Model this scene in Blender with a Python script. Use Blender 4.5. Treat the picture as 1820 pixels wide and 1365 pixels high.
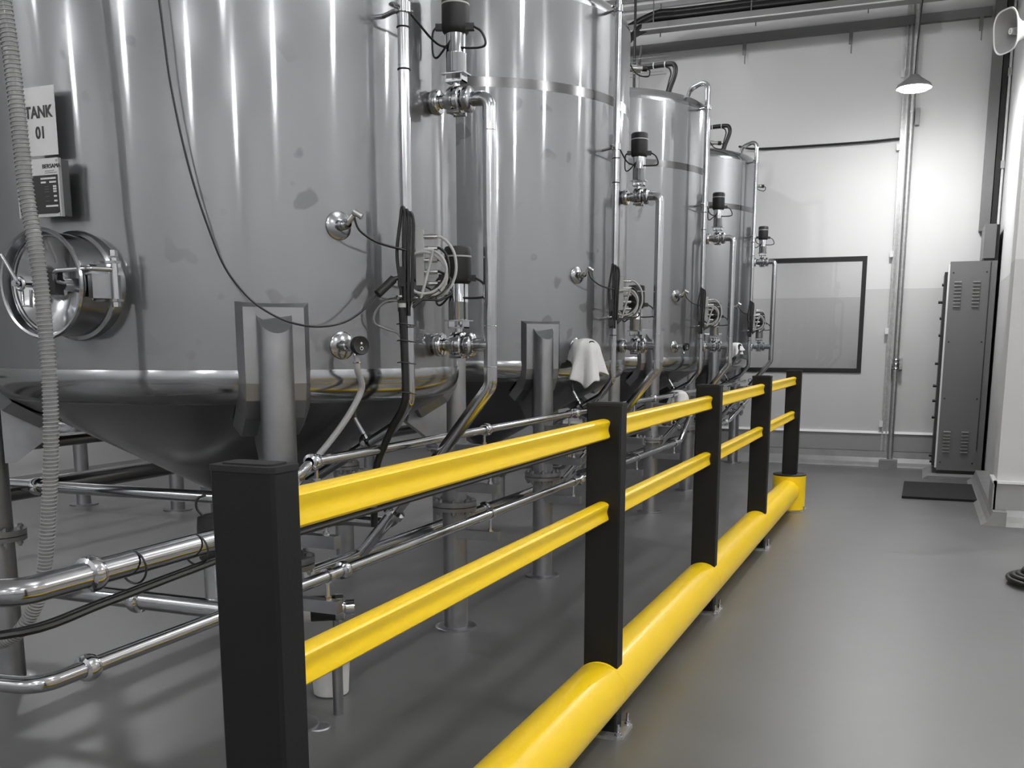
import bpy, math, random
from mathutils import Vector, Matrix
random.seed(7)
for o in list(bpy.data.objects): bpy.data.objects.remove(o)
sc = bpy.context.scene
col = sc.collection

# ------------------------------------------------------------------ camera
F, CX, CY = 1750.1348, 943.1673, 916.9449
YAW, PITCH, ROLL = 0.3752, 0.17, 0.0023
CAM = Vector((1.0144, -1.3331, 1.3885))
fw = Vector((-math.sin(YAW)*math.cos(PITCH), math.cos(YAW)*math.cos(PITCH), -math.sin(PITCH)))
rt = Vector((math.cos(YAW), math.sin(YAW), 0)); up = rt.cross(fw)
r2 = rt*math.cos(ROLL)+up*math.sin(ROLL); u2 = -rt*math.sin(ROLL)+up*math.cos(ROLL)
cd = bpy.data.cameras.new('camera'); cam = bpy.data.objects.new('camera', cd); col.objects.link(cam)
cam.matrix_world = Matrix(((r2.x, u2.x, -fw.x, CAM.x), (r2.y, u2.y, -fw.y, CAM.y), (r2.z, u2.z, -fw.z, CAM.z), (0, 0, 0, 1)))
cd.sensor_fit = 'HORIZONTAL'; cd.sensor_width = 36; cd.lens = F/1820*36
cd.shift_x = (910-CX)/1820; cd.shift_y = (CY-682.5)/1820
cd.clip_start = .05; cd.clip_end = 100
sc.camera = cam

# ------------------------------------------------------------------ world, exposure
w = bpy.data.worlds.new('world'); sc.world = w; w.use_nodes = True
w.node_tree.nodes['Background'].inputs[0].default_value = (.5, .5, .5, 1)
w.node_tree.nodes['Background'].inputs[1].default_value = .02
vs = sc.view_settings; vs.view_transform = 'Standard'; vs.look = 'None'; vs.gamma = 1; vs.use_curve_mapping = False
vs.exposure = 0.0
LAMP_STRENGTH = 300.0       # ceiling high-bay lens radiance
WALL_LAMP_STRENGTH = 300.0

# ------------------------------------------------------------------ materials
def mat(name, base, metal=0., rough=.5, aniso=0., arot=0., var=0., vscale=4., rvar=0., bump=0., bscale=60., spec=.5, trans=0., emit=0., stretch=None, ior=1.45, alpha=1.):
    m = bpy.data.materials.new(name); m.use_nodes = True
    nt = m.node_tree; b = nt.nodes['Principled BSDF']
    c = base if isinstance(base, tuple) else (base, base, base)
    b.inputs['Base Color'].default_value = (*c, 1); b.inputs['Metallic'].default_value = metal
    b.inputs['Roughness'].default_value = rough; b.inputs['Specular IOR Level'].default_value = spec
    b.inputs['IOR'].default_value = ior
    if trans: b.inputs['Transmission Weight'].default_value = trans
    if alpha < 1: b.inputs['Alpha'].default_value = alpha
    if aniso:
        b.inputs['Anisotropic'].default_value = aniso; b.inputs['Anisotropic Rotation'].default_value = arot
        tg = nt.nodes.new('ShaderNodeTangent'); tg.direction_type = 'RADIAL'; tg.axis = 'Z'
        nt.links.new(tg.outputs[0], b.inputs['Tangent'])
    if emit:
        b.inputs['Emission Color'].default_value = (1, 1, 1, 1); b.inputs['Emission Strength'].default_value = emit
    if var or rvar or bump:
        tc = nt.nodes.new('ShaderNodeTexCoord'); mp = nt.nodes.new('ShaderNodeMapping')
        nt.links.new(tc.outputs['Object'], mp.inputs[0])
        if stretch: mp.inputs['Scale'].default_value = stretch
    if var or rvar:
        n = nt.nodes.new('ShaderNodeTexNoise'); n.inputs['Scale'].default_value = vscale; n.inputs['Detail'].default_value = 5
        nt.links.new(mp.outputs[0], n.inputs[0])
        if var:
            r = nt.nodes.new('ShaderNodeMapRange'); r.inputs[1].default_value = .3; r.inputs[2].default_value = .7
            r.inputs[3].default_value = 1-var; r.inputs[4].default_value = 1+var
            nt.links.new(n.outputs[0], r.inputs[0])
            x = nt.nodes.new('ShaderNodeVectorMath'); x.operation = 'SCALE'; x.inputs[0].default_value = c
            nt.links.new(r.outputs[0], x.inputs['Scale']); nt.links.new(x.outputs[0], b.inputs['Base Color'])
        if rvar:
            r = nt.nodes.new('ShaderNodeMapRange'); r.inputs[1].default_value = .3; r.inputs[2].default_value = .7
            r.inputs[3].default_value = max(.02, rough-rvar); r.inputs[4].default_value = rough+rvar
            nt.links.new(n.outputs[0], r.inputs[0]); nt.links.new(r.outputs[0], b.inputs['Roughness'])
    if bump:
        n = nt.nodes.new('ShaderNodeTexNoise'); n.inputs['Scale'].default_value = bscale; n.inputs['Detail'].default_value = 3
        nt.links.new(mp.outputs[0], n.inputs[0])
        bp = nt.nodes.new('ShaderNodeBump'); bp.inputs['Strength'].default_value = bump; bp.inputs['Distance'].default_value = .01
        nt.links.new(n.outputs[0], bp.inputs['Height']); nt.links.new(bp.outputs[0], b.inputs['Normal'])
    return m

def paint_mat(name, lower, upper, zline):
    """two coats of paint on a wall, meeting at a level line"""
    m = mat(name, .5, rough=.55, bump=.08, bscale=25)
    nt = m.node_tree; b = nt.nodes['Principled BSDF']
    g = nt.nodes.new('ShaderNodeNewGeometry'); s = nt.nodes.new('ShaderNodeSeparateXYZ'); nt.links.new(g.outputs['Position'], s.inputs[0])
    c = nt.nodes.new('ShaderNodeMath'); c.operation = 'GREATER_THAN'; c.inputs[1].default_value = zline; nt.links.new(s.outputs[2], c.inputs[0])
    r = nt.nodes.new('ShaderNodeMix'); r.data_type = 'RGBA'
    r.inputs[6].default_value = (lower, lower, lower, 1); r.inputs[7].default_value = (upper, upper, upper, 1)
    nt.links.new(c.outputs[0], r.inputs[0]); nt.links.new(r.outputs[2], b.inputs['Base Color'])
    return m

M = {}
def shell_mat():
    m = mat('brushed_tank_steel', (.31,.314,.322), 1, .07, aniso=.85, arot=.25, var=.05, vscale=1.2, rvar=.02, stretch=(2, 2, .7))
    nt = m.node_tree; b = nt.nodes['Principled BSDF']; out = nt.nodes['Material Output']
    b2 = nt.nodes.new('ShaderNodeBsdfPrincipled'); b2.inputs['Metallic'].default_value = 1; b2.inputs['Roughness'].default_value = .52
    for l in list(nt.links):
        if l.to_socket == b.inputs['Base Color']: nt.links.new(l.from_socket, b2.inputs['Base Color'])
    tc = nt.nodes.new('ShaderNodeTexCoord'); n1 = nt.nodes.new('ShaderNodeTexNoise'); n1.inputs['Scale'].default_value = 7.5; n1.inputs['Detail'].default_value = 1.5
    n2 = nt.nodes.new('ShaderNodeTexNoise'); n2.inputs['Scale'].default_value = 1.7
    gp = nt.nodes.new('ShaderNodeNewGeometry'); nt.links.new(gp.outputs['Position'], n1.inputs[0]); nt.links.new(gp.outputs['Position'], n2.inputs[0])
    r1 = nt.nodes.new('ShaderNodeMapRange'); r1.inputs[1].default_value = .64; r1.inputs[2].default_value = .67
    r2 = nt.nodes.new('ShaderNodeMapRange'); r2.inputs[1].default_value = .5; r2.inputs[2].default_value = .6
    nt.links.new(n1.outputs[0], r1.inputs[0]); nt.links.new(n2.outputs[0], r2.inputs[0])
    ml = nt.nodes.new('ShaderNodeMath'); ml.operation = 'MULTIPLY'; nt.links.new(r1.outputs[0], ml.inputs[0]); nt.links.new(r2.outputs[0], ml.inputs[1])
    dk = nt.nodes.new('ShaderNodeMapRange'); dk.inputs[3].default_value = 1; dk.inputs[4].default_value = .72; nt.links.new(ml.outputs[0], dk.inputs[0])
    src = [l.from_socket for l in nt.links if l.to_socket == b.inputs['Base Color']][0]
    sm = nt.nodes.new('ShaderNodeVectorMath'); sm.operation = 'SCALE'; nt.links.new(src, sm.inputs[0]); nt.links.new(dk.outputs[0], sm.inputs['Scale'])
    nt.links.new(sm.outputs[0], b.inputs['Base Color']); nt.links.new(sm.outputs[0], b2.inputs['Base Color'])
    mx = nt.nodes.new('ShaderNodeMixShader'); mx.inputs[0].default_value = .5
    nt.links.new(b.outputs[0], mx.inputs[1]); nt.links.new(b2.outputs[0], mx.inputs[2]); nt.links.new(mx.outputs[0], out.inputs[0])
    return m
M['shell'] = shell_mat()
M['band'] = mat('polished_weld_steel', (.42,.425,.435), 1, .16, var=.05, vscale=8)
M['weld'] = mat('weld_strip_steel', .15, 1, .2, var=.08, vscale=8)
M['cone'] = mat('rolled_cone_steel', .19, 1, .24, var=.06, vscale=3, rvar=.04)
M['pipe'] = mat('polished_pipe_steel', (.52,.525,.54), 1, .13, var=.05, vscale=15, rvar=.03)
M['chrome'] = mat('bright_fitting_steel', (.6,.605,.62), 1, .1)
M['satin'] = mat('satin_leg_steel', (.325,.328,.34), 1, .42, var=.12, vscale=9, rvar=.06)
M['pad'] = mat('satin_pad_steel', (.33,.333,.345), 1, .36, var=.08, vscale=6, rvar=.05)
M['galv'] = mat('galvanised_steel', .45, .85, .45, var=.15, vscale=30)
M['black'] = mat('black_plastic', .012, 0, .45)
M['rubber'] = mat('black_rubber', .010, 0, .4)
M['head'] = mat('actuator_head_plastic', .014, 0, .5)
M['post'] = mat('black_post_polymer', .0062, 0, .55, bump=.05, bscale=120, spec=.35)
M['postcap'] = mat('black_cap_polymer', .014, 0, .6, spec=.4)
M['yellow'] = mat('yellow_polymer', (.98, .66, .012), 0, .29, bump=.01, bscale=40, spec=.4)
M['floor'] = mat('grey_epoxy_floor', .085, 0, .5, var=.22, vscale=2.2, rvar=.07, bump=.12, bscale=9, spec=.5)
fb = M['floor'].node_tree.nodes['Principled BSDF']; fb.inputs['Coat Weight'].default_value = 1.; fb.inputs['Coat Roughness'].default_value = .4; fb.inputs['Coat IOR'].default_value = 1.6
M['wall'] = paint_mat('two_tone_wall_paint', .57, .70, 2.062)
M['darkwall'] = mat('grey_panels', .45, 0, .6)
M['ceiling'] = mat('white_ceiling_sheet', .88, 0, .5)
M['skirt'] = mat('skirting_panel', .30, 0, .4)
M['kerb'] = mat('kerb_screed', .24, 0, .4, var=.12, vscale=5)
M['frame'] = mat('black_window_frame', .014, 0, .45)
M['glass'] = mat('window_glass', .95, 0, .0, trans=1, ior=1.45)
M['white'] = mat('white_plastic', .75, 0, .4)
M['paper'] = mat('white_laminated_paper', .78, 0, .25)
M['ink'] = mat('black_ink', .012, 0, .4)
M['greytext'] = mat('grey_print', .15, 0, .5)
M['plate'] = mat('brushed_plate_steel', .5, .9, .35)
M['cloth'] = mat('white_cotton_cloth', .72, 0, .9, bump=.3, bscale=300)
M['greycable'] = mat('grey_cable_jacket', .42, 0, .45)
M['greyhose'] = mat('grey_pvc_hose', .30, 0, .35)
M['clearhose'] = mat('clear_ribbed_pvc', .42, 0, .12, trans=.45, ior=1.35)
M['cab'] = mat('grey_powder_coat', .15, 0, .4, bump=.04, bscale=200)
M['cabdark'] = mat('dark_panel', .02, 0, .4)
M['tray'] = mat('grey_tray_steel', .20, .6, .45)
M['mat'] = mat('black_rubber_mat', .012, 0, .8, var=.5, vscale=60, bump=.6, bscale=90)
M['horn'] = mat('off_white_horn', .72, 0, .4)
M['hornin'] = mat('grey_horn_throat', .28, 0, .5)
M['lens'] = mat('lit_lamp_lens', .9, 0, .4, emit=LAMP_STRENGTH)
M['walllens'] = mat('lit_wall_lamp_lens', .9, 0, .4, emit=WALL_LAMP_STRENGTH)
M['lamp'] = mat('lamp_housing', .3, .5, .4)
M['bucket'] = mat('white_bucket_plastic', .6, 0, .4)
M['room'] = mat('added_inner_room_glow', .9, 0, .4, emit=16)  # glow of the unseen panels added behind the window

# ------------------------------------------------------------------ mesh helpers
def V(*a): return Vector(a)
def basis(n):
    n = n.normalized(); a = V(0, 0, 1) if abs(n.z) < .9 else V(1, 0, 0)
    x = a.cross(n).normalized(); return x, n.cross(x), n
class MB:
    def __init__(s): s.v = []; s.f = []; s.sm = []
    def add(s, vs, fs, smooth=False):
        b = len(s.v); s.v += [Vector(p) for p in vs]
        for f in fs: s.f.append([i+b for i in f]); s.sm.append(smooth)
        return s
    def box(s, lo, hi):
        x0, y0, z0 = lo; x1, y1, z1 = hi
        return s.add([(x0,y0,z0),(x1,y0,z0),(x1,y1,z0),(x0,y1,z0),(x0,y0,z1),(x1,y0,z1),(x1,y1,z1),(x0,y1,z1)],
                     [(0,3,2,1),(4,5,6,7),(0,1,5,4),(1,2,6,5),(2,3,7,6),(3,0,4,7)])
    def obox(s, c, ax, ay, az, h):
        c = Vector(c); ps = []
        for k in (-1, 1):
            for i, j in ((-1,-1),(1,-1),(1,1),(-1,1)): ps.append(c+ax*h[0]*i+ay*h[1]*j+az*h[2]*k)
        return s.add(ps, [(0,3,2,1),(4,5,6,7),(0,1,5,4),(1,2,6,5),(2,3,7,6),(3,0,4,7)])
    def cyl(s, p0, p1, r0, r1=None, n=24, caps=True):
        p0, p1 = Vector(p0), Vector(p1); r1 = r0 if r1 is None else r1
        x, y, z = basis(p1-p0); vs = []
        for p, r in ((p0, r0), (p1, r1)):
            for i in range(n):
                a = 2*math.pi*i/n; vs.append(p+x*r*math.cos(a)+y*r*math.sin(a))
        s.add(vs, [(i, (i+1) % n, n+(i+1) % n, n+i) for i in range(n)], True)
        if caps: b = len(s.v)-2*n; s.f.append([b+i for i in reversed(range(n))]); s.f.append([b+n+i for i in range(n)]); s.sm += [False, False]
        return s
    def lathe(s, prof, o=(0,0,0), axis=(0,0,1), n=32, a0=0., a1=None):
        """prof: (radius, height along axis)"""
        o = Vector(o); x, y, z = basis(Vector(axis)); full = a1 is None
        A = 2*math.pi if full else a1-a0; m = n if full else n+1; vs = []
        for r, h in prof:
            for i in range(m):
                a = a0+A*i/n; vs.append(o+z*h+x*r*math.cos(a)+y*r*math.sin(a))
        fs = []
        for j in range(len(prof)-1):
            for i in range(n):
                k = (i+1) % m; fs.append((j*m+i, j*m+k, (j+1)*m+k, (j+1)*m+i))
        return s.add(vs, fs, True)
    def tube(s, pts, r, n=10, closed=False):
        pts = [Vector(p) for p in pts]; N = len(pts); T = []
        for i in range(N):
            if closed: t = pts[(i+1) % N]-pts[i-1]
            else: t = pts[min(i+1, N-1)]-pts[max(i-1, 0)]
            T.append(t.normalized())
        x, y, z = basis(T[0]); vs = []
        for i in range(N):
            x = (x-T[i]*x.dot(T[i])).normalized(); y = T[i].cross(x)
            rr = r[i] if isinstance(r, (list, tuple)) else r
            for k in range(n):
                a = 2*math.pi*k/n; vs.append(pts[i]+x*rr*math.cos(a)+y*rr*math.sin(a))
        fs = []
        for i in range(N if closed else N-1):
            j = (i+1) % N
            for k in range(n): fs.append((i*n+k, i*n+(k+1) % n, j*n+(k+1) % n, j*n+k))
        s.add(vs, fs, True)
        if not closed:
            b = len(s.v)-N*n; s.f.append([b+k for k in reversed(range(n))]); s.f.append([b+(N-1)*n+k for k in range(n)]); s.sm += [False, False]
        return s
    def torus(s, c, nrm, R, r, n=32, m=8):
        x, y, z = basis(Vector(nrm)); c = Vector(c)
        return s.tube([c+x*R*math.cos(2*math.pi*i/n)+y*R*math.sin(2*math.pi*i/n) for i in range(n)], r, m, True)
    def prism(s, poly, o, ax, ay, az, h0, h1, smooth=False):
        o = Vector(o); n = len(poly)
        vs = [o+ax*p[0]+ay*p[1]+az*h for h in (h0, h1) for p in poly]
        s.add(vs, [(i, (i+1) % n, n+(i+1) % n, n+i) for i in range(n)], smooth)
        b = len(s.v)-2*n; s.f.append([b+i for i in reversed(range(n))]); s.f.append([b+n+i for i in range(n)]); s.sm += [False, False]
        return s
    def build(s, name, m, parent=None, o=None):
        me = bpy.data.meshes.new(name); o = Vector(o) if o is not None else V(0, 0, 0)
        me.from_pydata([p-o for p in s.v], [], s.f); me.validate()
        if len(me.polygons) == len(s.sm): me.polygons.foreach_set('use_smooth', s.sm)
        me.update(); me.materials.append(M[m] if isinstance(m, str) else m)
        if any(s.sm): me.set_sharp_from_angle(angle=math.radians(40))
        ob = bpy.data.objects.new(name, me); col.objects.link(ob)
        if parent is not None: ob.parent = parent
        return ob
def fillet(pts, rad, n=7):
    pts = [Vector(p) for p in pts]; out = [pts[0]]
    for i in range(1, len(pts)-1):
        a, b, c = pts[i-1], pts[i], pts[i+1]; u = (a-b).normalized(); v = (c-b).normalized()
        ang = u.angle(v); d = min(rad/math.tan(ang/2), (a-b).length*.49, (c-b).length*.49)
        r = d*math.tan(ang/2); cen = b+(u+v).normalized()*(r/math.sin(ang/2)); p0 = b+u*d; p1 = b+v*d
        q0 = p0-cen; q1 = p1-cen; th = q0.angle(q1)
        for k in range(n+1):
            t = k/n; out.append(cen+(q0*math.sin((1-t)*th)+q1*math.sin(t*th))/math.sin(th))
    return out+[pts[-1]]
def curve(pts, k=6):
    P = [Vector(p) for p in pts]; P = [P[0]*2-P[1]]+P+[P[-1]*2-P[-2]]; out = []
    for i in range(1, len(P)-2):
        a, b, c, d = P[i-1:i+3]
        for j in range(k):
            t = j/k; out.append(.5*((2*b)+(c-a)*t+(2*a-5*b+4*c-d)*t*t+(3*b-a-3*c+d)*t**3))
    return out+[P[-2]]
def tag(o, label=None, cat=None, group=None, kind=None):
    if label: o['label'] = label
    if cat: o['category'] = cat
    if group: o['group'] = group
    if kind: o['kind'] = kind
    return o
def thing(name, label, cat, loc=(0,0,0), group=None):
    o = bpy.data.objects.new(name, None); col.objects.link(o); o.location = loc; o.empty_display_size = .05
    return tag(o, label, cat, group)
def copy_tree(o, parent=None):
    c = o.copy(); col.objects.link(c); c.parent = parent
    for ch in list(o.children): copy_tree(ch, c)
    return c
def dup(root, d, label):
    c = copy_tree(root); c.location = root.location+Vector(d); c['label'] = label; return c
def struct(o): o['kind'] = 'structure'; return o
def text_mesh(name, s, size, m, parent, loc, ax, ay, align='CENTER', bold=0., sx=1.):
    cu = bpy.data.curves.new(name, 'FONT'); cu.body = s; cu.size = size; cu.align_x = align; cu.align_y = 'CENTER'; cu.extrude = .0004; cu.offset = bold
    t = bpy.data.objects.new(name, cu); col.objects.link(t)
    dg = bpy.context.evaluated_depsgraph_get(); dg.update()
    me = bpy.data.meshes.new_from_object(t.evaluated_get(dg)); bpy.data.objects.remove(t)
    az = ax.cross(ay); mt = Matrix(((ax.x, ay.x, az.x, loc[0]), (ax.y, ay.y, az.y, loc[1]), (ax.z, ay.z, az.z, loc[2]), (0, 0, 0, 1)))
    if sx != 1: me.transform(Matrix.Diagonal((sx,1,1,1)))
    me.transform(mt); me.materials.clear(); me.materials.append(M[m])
    ob = bpy.data.objects.new(name, me); col.objects.link(ob); ob.parent = parent; return ob
X, Y, Z = V(1,0,0), V(0,1,0), V(0,0,1)

# ------------------------------------------------------------------ the room
YW = 11.087; ZC = 5.18; XR = 1.70
struct(MB().box((-8,-10,-.2),(9.5,13.2,0)).build('floor', 'floor'))
ce = struct(MB().box((-8,-10,ZC),(9.5,YW+.2,ZC+.15)).build('ceiling', 'ceiling'))
for i in range(14):
    y = 7.4+i*.27; MB().prism([(-.05,0),(.05,0),(.03,-.035),(-.03,-.035)], (0,y,ZC), Y, Z, X, -8, 9.5).build('ceiling_rib', 'ceiling', ce)
WX0, WX1, WZ0, WZ1 = -2.3, .33, 1.092, 2.44
wb = MB()
wb.box((-8,YW,0),(WX0,YW+.2,ZC)); wb.box((WX1,YW,0),(XR+.2,YW+.2,ZC)); wb.box((WX0,YW,0),(WX1,YW+.2,WZ0)); wb.box((WX0,YW,WZ1),(WX1,YW+.2,ZC))
struct(wb.build('wall_back', 'wall'))
wr = MB(); wr.box((XR,7.69,0),(XR+.2,YW,ZC)); wr.box((1.62,7.29,0),(9.5,7.69,ZC)); struct(wr.build('wall_right', 'wall'))
struct(MB().box((-8.2,-10,0),(-8,YW+.2,ZC)).build('wall_left', 'darkwall'))
struct(MB().box((-8,-10.2,0),(9.5,-10,ZC)).build('wall_rear', 'wall'))
struct(MB().box((9.5,-10,0),(9.7,7.69,ZC)).build('wall_far_right', 'wall'))
# skirting and kerb along the back wall
bb = MB(); bb.box((-8,YW-.03,.18),(XR,YW,.385)); struct(bb.build('baseboard_back', 'skirt'))
struct(MB().prism([(YW-.045,.385),(YW,.385),(YW,.41),(YW-.02,.41)], (0,0,0), Y, Z, X, -8, XR).build('trim_1', 'white'))
struct(MB().prism([(YW-.045,.175),(YW,.175),(YW,0),(YW-.17,0),(YW-.15,.02),(YW-.10,.05),(YW-.06,.10)], (0,0,0), Y, Z, X, -8, XR-.0).build('trim_2', 'kerb'))
struct(MB().box((-8,YW-.34,0),(1.10,YW-.325,.004)).build('trim_3', 'kerb'))
# skirting of the right-hand pier and its kerb
bp = MB(); bp.box((1.605,7.265,.115),(9.5,7.29,.325)); bp.box((1.595,7.265,.115),(1.62,7.69,.325)); struct(bp.build('baseboard_right', 'skirt'))
t4 = MB(); t4.box((1.595,7.25,.325),(9.5,7.29,.345)); t4.box((1.59,7.25,.325),(1.62,7.69,.345)); struct(t4.build('trim_4', 'white'))
t5 = MB(); t5.prism([(7.25,.115),(7.29,.115),(7.29,0),(7.13,0),(7.16,.03),(7.21,.07)], (0,0,0), Y, Z, X, 1.60, 9.5)
t5.prism([(1.60,.115),(1.70,.115),(1.70,0),(1.52,0),(1.56,.03),(1.585,.07)], (0,0,0), X, Z, Y, 7.13, 10.0)
struct(t5.build('trim_5', 'kerb'))
# window with an inner room behind it
win = struct(thing('window_1', None, None, ((WX0+WX1)/2, YW, WZ0)));
if 'label' in win: del win['label']
fwid = .052; o = win.location
def fr(lo, hi): MB().box(lo, hi).build('frame_bar', 'frame', win, o)
fr((WX0,YW-.012,WZ0),(WX1,YW+.10,WZ0+fwid)); fr((WX0,YW-.012,WZ1-fwid),(WX1,YW+.10,WZ1))
fr((WX1-fwid,YW-.012,WZ0+fwid),(WX1,YW+.10,WZ1-fwid)); fr((WX0,YW-.012,WZ0+fwid),(WX0+fwid,YW+.10,WZ1-fwid))
MB().box((WX0+fwid,YW+.04,WZ0+fwid),(WX1-fwid,YW+.046,WZ1-fwid)).build('pane', 'glass', win, o)
ir = MB(); ir.box((-4,12.97,0),(3,13.1,3.2)); ir.box((-4,YW+.2,0),(-3.9,13.1,3.2)); ir.box((2.9,YW+.2,0),(3,13.1,3.2)); struct(ir.build('wall_inner_room', 'wall'))
struct(MB().box((-4,YW+.2,3.0),(3,13.1,3.15)).build('ceiling_inner_room', 'ceiling'))
for x in (-1.8, .2):  # unseen lights, added to brighten what shows through the glass
    t = thing('added_room_light', 'unseen light panel added inside the room behind the window, %s one' % ('left' if x < 0 else 'right'), 'light', (x,12.1,2.95), 'added lights of the room behind the window')
    MB().box((x-.3,11.8,2.95),(x+.3,12.4,3.0)).build('housing', 'lamp', t, t.location); MB().box((x-.27,11.83,2.94),(x+.27,12.37,2.95)).build('diffuser', 'room', t, t.location)

# ------------------------------------------------------------------ ceiling lamps (rows read off the tank streaks, some added for brightness)
lampdefs = [(x, y) for x in (-6.8, 2.4, 6.8) for y in (-7.6, -3.1, 1.5, 6.1) if (x, y) != (-6.8, 1.5)]+[(-2.3, -7.6), (-2.3, 6.1)]  # the far lamp above the tanks is added to brighten ceiling and back wall
rown = {2.4: 'row right of the barrier', 6.8: 'row farthest right', -2.3: 'partly added row above the tanks', -6.8: 'row beyond the tanks'}
lampn = {-7.6: 'first', -3.1: 'second', 1.5: 'third', 6.1: 'last'}
for (x, y) in lampdefs:
    t = thing('high_bay_lamp', '%s round high-bay ceiling lamp of the %s' % (lampn[y], rown[x]), 'lamp', (x, y, 4.75), 'high-bay lamps under the ceiling')
    l = t.location
    MB().lathe([(0,.13),(.03,.13),(.045,.11),(.045,.08),(.04,.074),(0,.074)], l).build('housing', 'lamp', t, l)
    MB().lathe([(.03,.075),(.112,.0),(.112,-.06),(.10,-.078),(.06,-.086),(0,-.088)], l).build('lens', 'lens', t, l)
    MB().cyl((x,y,4.88),(x,y,ZC),.012, n=10).build('hanger', 'galv', t, l)

# ------------------------------------------------------------------ safety barrier
YN = [0., 1.9644, 3.7505, 5.5458, 7.3425]; PW, PD, PH = .1257, .0758, 1.2
bar = thing('safety_barrier', 'yellow and black safety barrier with two rails and a thick yellow floor tube', 'barrier', (0,0,0))
def rrect(w, d, c): return [(-w+c,-d),(w-c,-d),(w,-d+c),(w,d-c),(w-c,d),(-w+c,d),(-w,d-c),(-w,-d+c)]
RT, ZT = .10, .172
for i, y in enumerate(YN):
    p = MB().prism(rrect(PW/2, PD/2, .006), (0,y,0), X, Y, Z, .012, PH-.012).build('post', 'post', bar)
    MB().prism(rrect(PW/2+.002, PD/2+.002, .008), (0,y,0), X, Y, Z, PH-.012, PH-.002).prism(rrect(PW/2-.012, PD/2-.012, .008), (0,y,0), X, Y, Z, PH-.002, PH+.001).build('post_cap', 'postcap', p)
    MB().prism(rrect(.0975, .0816, .018), (0,y,0), X, Y, Z, 0, .012).build('base_plate', 'galv', p)
    for sx in (-1, 1):
        for sy in (-1, 1):
            bx, by = sx*.079, y+sy*.062
            MB().cyl((bx,by,.012),(bx,by,.016),.013, n=16).cyl((bx,by,.016),(bx,by,.027),.010, n=6).cyl((bx,by,.02),(bx,by,.056),.0055, n=10).build('anchor_bolt', 'chrome', p)
def railprof():
    pts = []
    hz = .0365
    def hw(z):
        a = abs(z)/hz; return .0185+.0055*math.sin(min(1., a/.72)*math.pi/2)**2 if a < .72 else .024*math.sqrt(max(0, 1-((a-.72)/.28)**2))*.82+.0043*(1-a)/.28
    zs = [-1,-.985,-.95,-.9,-.82,-.72,-.55,-.4,-.25,-.12,0,.12,.25,.4,.55,.72,.82,.9,.95,.985,1]
    for z in zs: pts.append((hw(z*hz), z*hz))
    for z in reversed(zs): pts.append((-hw(z*hz), z*hz))
    return pts
RP = railprof()
for i in range(4):
    for zc in (1.108, .819):
        m = MB(); m.prism(RP, (0,0,zc), X, Z, -Y, -(YN[i+1]-PD/2), -(YN[i]+PD/2), True); m.build('rail', 'yellow', bar)
for i in range(4):
    y0 = YN[i]-.045 if i else YN[0]+.12; y1 = YN[i+1]-.048 if i < 3 else YN[4]-.10
    m = MB(); m.lathe([(RT-.004,y0),(RT,y0+.004),(RT,y1-.004),(RT-.004,y1)], (0,0,ZT), Y, n=48); m.build('bumper_tube', 'yellow', bar)
for i in (0, 4):
    y = YN[i]; e = MB().lathe([(.1376,.013),(.1376,.309)], (0,y,0), Z, n=48).build('end_sleeve', 'yellow', bar)
    MB().lathe([(.139,.305),(.139,.313),(.135,.316),(0,.316)], (0,y,0), Z, n=48).build('sleeve_cap', 'postcap', e)
    MB().prism(rrect(.145, .125, .02), (0,y,0), X, Y, Z, 0, .010).build('sleeve_plate', 'galv', e)
    for sx in (-1, 1): MB().cyl((sx*.142,y-.09,.01),(sx*.142,y-.09,.05),.006, n=8).build('anchor_bolt', 'chrome', e)

# ------------------------------------------------------------------ tanks (local frame: axis at origin, aisle towards +X)
TX, TYS = -1.786, [2.273, 4.894, 7.46, 10.026]; R = .961
ORD = ['nearest', 'second', 'third', 'farthest']
def pol(a, r, z): a = math.radians(a); return V(r*math.cos(a), r*math.sin(a), z)
T0 = V(TX, TYS[0], 0)
tank = thing('storage_tank', 'tall cylindrical steel tank nearest the camera, with the TANK 01 sign and round manhole', 'tank', T0, 'row of cone-bottomed steel tanks')
ZB, ZT1 = 1.306, 3.34
MB().lathe([(R,ZB),(R,2.0),(R,2.829)], n=128).lathe([(R,2.883),(R,ZT1)], n=128).build('shell', 'shell', tank)
MB().lathe([(R+.0006,2.829),(R+.0006,2.883)], n=128).build('weld_band', 'weld', tank)
rho, zk = .11, 1.2794
MB().lathe([(R-.1067+rho*math.cos(math.radians(t)), zk-rho*math.sin(math.radians(t))) for t in range(-14, 62, 5)], n=128).build('knuckle_band', 'band', tank)
MB().lathe([(.9076,1.183),(.5,.957),(.085,.727),(.07,.70)], n=96).lathe([(.07,.70),(.052,.69),(.052,.60)], n=32).build('cone_bottom', 'cone', tank)
rd = .10
MB().lathe([(R-rd+rd*math.cos(math.radians(t)), ZT1+rd*math.sin(math.radians(t))) for t in range(0, 76, 7)]+[(.6,3.50),(.3,3.555),(.1,3.575),(0,3.578)], n=96).build('domed_top', 'band', tank)
dr = MB().lathe([(.09,3.56),(.09,3.66),(.12,3.66),(.12,3.69),(0,3.70)], n=24).build('top_hatch', 'pad', tank)
RL = .993; LR = .06
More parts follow.
